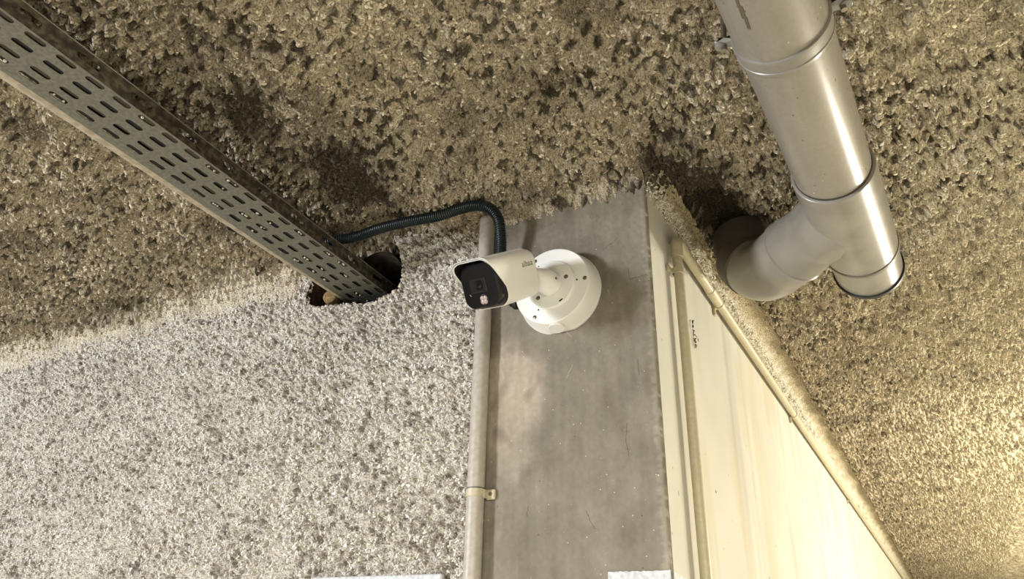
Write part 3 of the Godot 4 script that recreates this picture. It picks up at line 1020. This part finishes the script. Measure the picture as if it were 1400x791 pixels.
func right_conduits() -> void:
	var o := thing("conduit", "thin cream upright conduit with an elbow on the painted wall beside the column", "conduit", Vector3(0.0135, 0, -0.093))
	var mb := MB.new()
	mb.tube([Vector3(0, 0.02, 0), Vector3(0, 1.5, 0), Vector3(0, 2.112, 0)], 0.0075, 20)
	put("tube", mb, M.cream_pvc, o)
	var el := MB.new()
	var ep := []
	for k in 10:
		var a := PI / 2 * k / 9.0
		ep.append(Vector3(0, 2.108 + 0.0136 * sin(a), -0.0136 * (1 - cos(a))))
	ep.push_front(Vector3(0, 2.09, 0))
	ep.append(Vector3(0, 2.1216, -0.03))
	el.tube(ep, 0.0092, 20)
	put("elbow", el, M.cream_pvc, o)
	var h := thing("conduit", "long thin cream conduit running along the top of the painted wall", "conduit", Vector3(0.0135, 2.1216, -0.12))
	var run := MB.new()
	run.tube([Vector3.ZERO, Vector3(0, 0, -0.21)], 0.0079, 20)
	run.tube([Vector3(0, 0, -0.205), Vector3(0, 0, -0.98), Vector3(0, -0.002, -8.8)], 0.0079, 20)
	put("tube", run, M.cream_pvc, h)
	var cp := MB.new()
	cp.tube([Vector3(0, 0, -0.165), Vector3(0, 0, -0.166), Vector3(0, 0, -0.224), Vector3(0, 0, -0.2255)], [0.0083, 0.0092, 0.0092, 0.0083], 20)
	put("coupling", cp, M.cream_pvc, h)
	var clip := thing("conduit_clip", "cream saddle clip on the upright conduit beside the column", "clip", Vector3(0.0135, 2.066, -0.093))
	build_clip(clip, Vector3.UP)
	var spots := [[-0.352, "cream saddle clip on the wall-top conduit nearest the drain pipe's elbow"], [-1.105, "cream saddle clip at the middle of the visible wall-top conduit"], [-2.35, "cream saddle clip near the far end of the wall-top conduit"]]
	for s in spots:
		var c := thing("conduit_clip", s[1], "clip", Vector3(0.0135, 2.1216, s[0]))
		build_clip(c, Vector3.FORWARD)

func build_clip(c: Node3D, axis: Vector3) -> void:
	var s := MB.new()
	s.tube([axis * -0.0045, axis * 0.0045], 0.0092, 20)
	put("saddle", s, M.cream_pvc, c)
	var side := axis.cross(Vector3.RIGHT)
	var xf := Transform3D(Basis(Vector3.RIGHT, axis, Vector3.RIGHT.cross(axis)), Vector3.ZERO)
	var e := MB.new()
	e.box(Vector3(-0.0085, 0, 0), Vector3(0.009, 0.009, 0.016), 0.001, xf)
	if axis == Vector3.UP:
		e.box(Vector3(-0.0105, 0, 0.013), Vector3(0.005, 0.009, 0.016), 0.001, Transform3D(Basis.IDENTITY, Vector3.ZERO))
	else:
		e.box(Vector3(-0.0105, -0.013, 0), Vector3(0.005, 0.016, 0.009), 0.001, Transform3D(Basis.IDENTITY, Vector3.ZERO))
	put("base", e, M.cream_pvc, c)

func corrugated() -> void:
	var pts := [Vector3(-0.56, 2.158, 0.098), Vector3(-0.52, 2.162, 0.09), Vector3(-0.481, 2.168, 0.076), Vector3(-0.432, 2.172, 0.074), Vector3(-0.379, 2.1745, 0.067), Vector3(-0.325, 2.174, 0.06), Vector3(-0.293, 2.1785, 0.056), Vector3(-0.259, 2.177, 0.055), Vector3(-0.234, 2.166, 0.053), Vector3(-0.2215, 2.146, 0.046), Vector3(-0.2215, 2.1126, 0.036), Vector3(-0.2245, 2.084, 0.03), Vector3(-0.222, 2.05, 0.024), Vector3(-0.215, 2.024, 0.017), Vector3(-0.2035, 2.0115, 0.0145)]
	var cu := Curve3D.new()
	cu.bake_interval = 0.001
	for i in pts.size():
		var tan: Vector3 = (pts[mini(i + 1, pts.size() - 1)] - pts[maxi(i - 1, 0)]) * 0.16
		cu.add_point(pts[i], -tan, tan)
	var length := cu.get_baked_length()
	var path := []
	var rad := []
	var pitch := 0.0036
	var n := int(length / pitch)
	for k in n:
		for e in [[0.0, 0.0068], [0.2, 0.0087], [0.5, 0.0088], [0.7, 0.0068]]:
			path.append(cu.sample_baked((k + e[0]) * pitch, true))
			rad.append(e[1])
	var o := thing("corrugated_conduit", "dark green ribbed flexible conduit curving from the wall hole down to the camera", "conduit")
	var mb := MB.new()
	mb.tube(path, rad, 18)
	put("ribbed_tube", mb, M.corrugated, o, 25.0)
	var g := MB.new()
	g.tube([Vector3(-0.207, 2.0135, 0.0145), Vector3(-0.2012, 2.0125, 0.0145)], 0.0095, 12)
	put("gland", g, M.black_dull, o)

# ---------------------------------------------------------------- the camera on the column
func super_ring(hw: float, hh: float, r: float, n := 9) -> PackedVector2Array:
	var out := PackedVector2Array()
	for c in [[1, -1], [1, 1], [-1, 1], [-1, -1]]:
		var ctr := Vector2(c[0] * (hw - r), c[1] * (hh - r))
		var a0 := {[1, -1]: -PI / 2, [1, 1]: 0.0, [-1, 1]: PI / 2, [-1, -1]: PI}[c] as float
		for k in n:
			out.append(ctr + Vector2.from_angle(a0 + PI / 2 * k / (n - 1.0)) * r)
		if c == [1, -1] or c == [-1, 1]:
			for k in range(1, 10):
				out.append(Vector2(c[0] * hw, c[1] * (hh - r) * (1.0 - k / 5.0)))
	return out

func security_camera() -> void:
	var C := Vector3(-0.1386, 2.0207, 0.0)
	var o := thing("security_camera", "white bullet security camera with black face on a round base on the column", "security camera", C)
	# junction box: a cone with a flat on its lower side
	var jb := MB.new()
	var rings := []
	for q in [[0.0645, -0.002], [0.0645, 0.0035], [0.0635, 0.0045], [0.059, 0.0295], [0.0575, 0.031]]:
		var r := PackedVector3Array()
		for j in 72:
			var a := TAU * j / 72
			var rr: float = q[0]
			var p := Vector2(cos(a), sin(a)) * rr
			var flat := Vector2.from_angle(-1.54)
			var d := p.dot(flat)
			var lim := 0.0605 + 0.001 if q[1] < 0.02 else 1.0
			if d > lim: p -= flat * (d - lim)
			r.append(Vector3(p.x, p.y, q[1]))
		rings.append(r)
	jb.loft(rings)
	var box := put("junction_box", jb, M.white_plastic, o, 35.0)
	var kp := MB.new()
	var kd := Vector3(cos(-1.54), sin(-1.54), 0.16).normalized()
	var kx := kd.cross(Vector3.BACK).normalized()
	var kc := Vector3(cos(-1.54), sin(-1.54), 0) * 0.0607 + Vector3(0, 0, 0.0165)
	kp.lathe([Vector2(0.0118, 0.0), Vector2(0.0118, 0.0009), Vector2(0.0112, 0.0013), Vector2(0.0106, 0.0005), Vector2(0.0098, 0.0005), Vector2(0.0095, 0.0013), Vector2(0.0, 0.0014)], Transform3D(Basis(kx, kd.cross(kx), kd), kc), 36)
	put("knockout_plug", kp, M.white_plastic, box, 20.0)
	for k in 3:
		var a := TAU * k / 3.0
		make_screw(Vector3(cos(a), sin(a), 0) * 0.0522 + Vector3(0, 0, 0.0308), 0.0031, box)
	for k in 3:
		var a := TAU * k / 3.0
		var dot := MB.new()
		dot.lathe([Vector2(0.0013, 0), Vector2(0.0013, 0.0004)], Transform3D(Basis.IDENTITY, Vector3(cos(a), sin(a), 0) * 0.0402 + Vector3(0, 0, 0.031)), 12)
		put("pin_hole", dot, M.black_dull, box)
	# the camera's own foot
	var ft := MB.new()
	ft.lathe([Vector2(0.0378, 0.0308), Vector2(0.0378, 0.0335), Vector2(0.0366, 0.0352), Vector2(0.034, 0.0358), Vector2(0.0196, 0.0362), Vector2(0.0192, 0.0355), Vector2(0.0186, 0.0355), Vector2(0.0182, 0.0385), Vector2(0.01, 0.042)], Transform3D.IDENTITY, 64)
	var foot := put("foot", ft, M.white_plastic, o, 28.0)
	for a in [12.9, -134.4, 115.0]:
		make_screw(Vector3(cos(deg_to_rad(a)), sin(deg_to_rad(a)), 0) * 0.0262 + Vector3(0, 0, 0.0358), 0.0033, foot)
	var sl := MB.new()
	sl.box(Vector3.ZERO, Vector3(0.0065, 0.0024, 0.0016), 0.0006, Transform3D(Basis(Vector3.BACK, 0.55), Vector3(0.0172, -0.0288, 0.0354)))
	put("slot", sl, M.black_dull, foot)
	# housing: local z runs forward along the lens, y up
	var rear := Vector3(-0.163, 2.0219, 0.08) - C
	var ax := Vector3(-0.1664, -0.529, 0.832).normalized()
	var hx := Vector3.UP.cross(ax).normalized()
	var B := Basis(hx, ax.cross(hx), ax).rotated(ax, deg_to_rad(-7.0))
	var H := Transform3D(B, rear)
	# ball joint and neck
	var nk := MB.new()
	var np := []
	var nr := []
	for k in 12:
		var f := k / 11.0
		np.append(Vector3(0, 0, 0.037).lerp(H * Vector3(0.008, 0.002, 0.004), f) + Vector3(0.002, -0.001, 0.004) * sin(f * PI))
		nr.append(lerpf(0.0178, 0.0108, smoothstep(0.08, 0.65, f)) + 0.0012 * sin(f * PI))
	nk.tube(np, nr, 32)
	var neck := put("neck", nk, M.white_plastic, o, 60.0)
	make_screw(Vector3(0.0175, -0.002, 0.051), 0.002, neck, Vector3(0.9, -0.1, 0.4))
	var gl := MB.new()
	gl.tube([H * Vector3(0.0135, 0.0135, -0.011), H * Vector3(0.0135, 0.0125, 0.004)], 0.0068, 14)
	put("hollow_shade", gl, solid(Color(0.2, 0.12, 0.08), 0.6), neck)  # dark cylinder standing in for the shaded hollow behind the housing
	# shell of the housing, raked back from the visor
	var hs := MB.new()
	var sect := super_ring(0.0325, 0.0335, 0.0165, 9)
	var inner := super_ring(0.0308, 0.0318, 0.0153, 9)
	var hr := []
	var front := func(v: float) -> float: return 0.081 + 0.026 * clampf((v + 0.009) / 0.036, 0.0, 1.0)
	for q in [[0.78, 0.0], [0.9, 0.001], [0.965, 0.0038], [0.985, 0.0075], [0.99, 0.02]]:
		hr.append(sect_ring(sect, q[0], func(_v): return q[1], H))
	hr.append(sect_ring(sect, 0.995, func(_v): return 0.05, H))
	hr.append(sect_ring(sect, 1.0, func(_v): return 0.08, H))
	hr.append(sect_ring(sect, 1.0, func(v): return front.call(v) - 0.001, H))
	hr.append(sect_ring(sect, 0.985, front, H))
	hr.append(sect_ring(inner, 1.01, front, H))
	hr.append(sect_ring(inner, 1.0, func(v): return front.call(v) - 0.001, H))
	hr.append(sect_ring(inner, 1.0, func(_v): return 0.07, H))
	hs.loft(hr)
	var shell_ := put("housing", hs, M.white_plastic, o, 35.0)
	# upper sun shield laid over the housing: its lower edge is the crease along the side
	var sh := MB.new()
	var sr := []
	for q in [[0.012, 0.985], [0.014, 1.03], [0.06, 1.04], [0.078, 1.04], [-1.0, 1.04], [-2.0, 1.015]]:
		var r := PackedVector3Array()
		var outer := PackedVector3Array()
		for i in sect.size():
			if sect[i].y < -0.0065: continue
			var z: float = q[0]
			if z == -1.0: z = front.call(sect[i].y) + 0.0005
			elif z == -2.0: z = front.call(sect[i].y) + 0.0012
			outer.append(H * Vector3(sect[i].x * q[1], sect[i].y * q[1], z))
		for i in range(sect.size() - 1, -1, -1):
			if sect[i].y < -0.0065: continue
			var z: float = q[0]
			if z == -1.0: z = front.call(sect[i].y) + 0.0005
			elif z == -2.0: z = front.call(sect[i].y) + 0.0012
			r.append(H * Vector3(sect[i].x * 0.985, sect[i].y * 0.985, z))
		outer.append_array(r)
		sr.append(outer)
	sh.loft(sr, false)
	put("sun_shield", sh, M.white_plastic, shell_, 35.0)
	# black front
	var bf := MB.new()
	var fr := []
	var fs := super_ring(0.0303, 0.0313, 0.0150, 9)
	for q in [[0.99, 0.06], [1.0, 0.0865], [0.985, 0.092], [0.93, 0.0953], [0.88, 0.0957]]:
		fr.append(sect_ring(fs, q[0], func(_v): return q[1], H))
	bf.loft(fr)
	var face := put("front_panel", bf, M.black_plastic, o, 35.0)
	var ln_ := MB.new()
	ln_.loft([sect_ring(inner, 0.997, func(v): return front.call(v) - 0.0012, H), sect_ring(inner, 0.985, func(v): return front.call(v) - 0.0012, H), sect_ring(inner, 0.985, func(_v): return 0.076, H)], false)
	put("visor_lining", ln_, M.black_dull, face, 35.0)
	var win := MB.new()
	win.box(Vector3(-0.0018, 0.0002, 0.0960), Vector3(0.0265, 0.0185, 0.0016), 0.0007, H)
	put("lens_window", win, solid(Color(0.13, 0.13, 0.12), 0.15), face)
	var ln := MB.new()
	ln.lathe([Vector2(0.0066, 0.0967), Vector2(0.0064, 0.0973), Vector2(0.0050, 0.0973), Vector2(0.0046, 0.0969), Vector2(0.003, 0.0971), Vector2(0.0, 0.0975)], H * Transform3D(Basis.IDENTITY, Vector3(0.0, 0.0004, 0)), 32)
	put("lens", ln, solid(Color(0.055, 0.06, 0.06), 0.08), face)
	var led := MB.new()
	led.lathe([Vector2(0.0072, 0.0951), Vector2(0.0072, 0.0964), Vector2(0.0066, 0.0967), Vector2(0.0, 0.0967)], H * Transform3D(Basis.IDENTITY, Vector3(0.003, -0.0195, 0)), 28)
	var lamp_ := put("light_bezel", led, M.black_dull, face)
	for k in 4:
		var pet := MB.new()
		pet.lathe([Vector2(0.0031, 0.0963), Vector2(0.0031, 0.0970), Vector2(0.0022, 0.0977), Vector2(0.0, 0.0979)], H * Transform3D(Basis.IDENTITY, Vector3(0.003, -0.0195, 0) + Vector3(cos(PI / 4 + PI / 2 * k), sin(PI / 4 + PI / 2 * k), 0) * 0.0033), 14)
		put("light_lens", pet, solid(Color(0.66, 0.58, 0.54), 0.25), lamp_)
	var mic := MB.new()
	mic.tube([H * Vector3(-0.0185, -0.0098, 0.0957), H * Vector3(-0.0165, -0.0125, 0.0957)], 0.0006, 8)
	put("microphone", mic, solid(Color(0.6, 0.58, 0.54), 0.4), face)
	# maker's name on the side
	var tm := TextMesh.new()
	tm.text = "alhua"
	var sf := SystemFont.new()
	sf.font_names = PackedStringArray(["Droid Sans"])
	sf.font_weight = 700
	tm.font = sf
	tm.font_size = 32
	tm.pixel_size = 0.0098 / 32.0
	tm.depth = 0.0003
	var logo := put_mesh("maker_name", tm, solid(Color(0.5, 0.49, 0.46), 0.5), shell_, "grey maker's name on the housing's side")
	logo.transform = H * Transform3D(Basis(Vector3(0, 0, -1), Vector3(0, 1, 0), Vector3(1, 0, 0)), Vector3(0.0336, 0.0125, 0.027))

func sect_ring(s: PackedVector2Array, k: float, z: Callable, H: Transform3D) -> PackedVector3Array:
	var r := PackedVector3Array()
	for q in s:
		r.append(H * Vector3(q.x * k, q.y * k, z.call(q.y)))
	return r

func make_screw(at: Vector3, r: float, parent: Node, n := Vector3.BACK) -> void:
	n = n.normalized()
	var x := n.cross(Vector3.UP).normalized()
	var xf := Transform3D(Basis(x, n.cross(x), n), at)
	var m := MB.new()
	m.lathe([Vector2(r, 0), Vector2(r, 0.0004), Vector2(r * 0.72, 0.0005), Vector2(r * 0.68, 0.0009), Vector2(r * 0.3, 0.0012), Vector2(r * 0.28, 0.0006), Vector2(0, 0.0006)], xf, 18)
	put("screw", m, M.screw, parent, 20.0)

# ---------------------------------------------------------------- small things
func small_things() -> void:
	var b := MB.new()
	b.box(Vector3(-0.42, 1.44, 0.012), Vector3(0.225, 0.4, 0.008), 0.0015)
	tag(put("sign_board", b, M.white_paint, self, 20.0), "white board on the sprayed wall, only its top edge in view", "board")
	# cobweb with debris on the painted wall
	var c := MB.new()
	var r := RandomNumberGenerator.new()
	r.seed = 77
	var y := 2.024
	for k in 22:
		var at := Vector3(0.0025 + r.randf() * 0.002, y, -0.187 + r.randf_range(-0.007, 0.007) * (0.4 + absf(sin(k * 0.9))))
		y -= 0.0021
		c.tube([at, at + Vector3(0.001, r.randf_range(-0.004, 0.004), r.randf_range(-0.006, 0.006))], r.randf_range(0.0005, 0.0011), 5)
	c.tube([Vector3(0.003, 2.026, -0.187), Vector3(0.0028, 1.977, -0.186)], 0.0003, 5)
	tag(put("cobweb", c, solid(Color(0.2, 0.16, 0.1), 0.9), self, 60.0), "small clump of dirty cobweb on the painted wall beside the thin upright conduit", "cobweb")
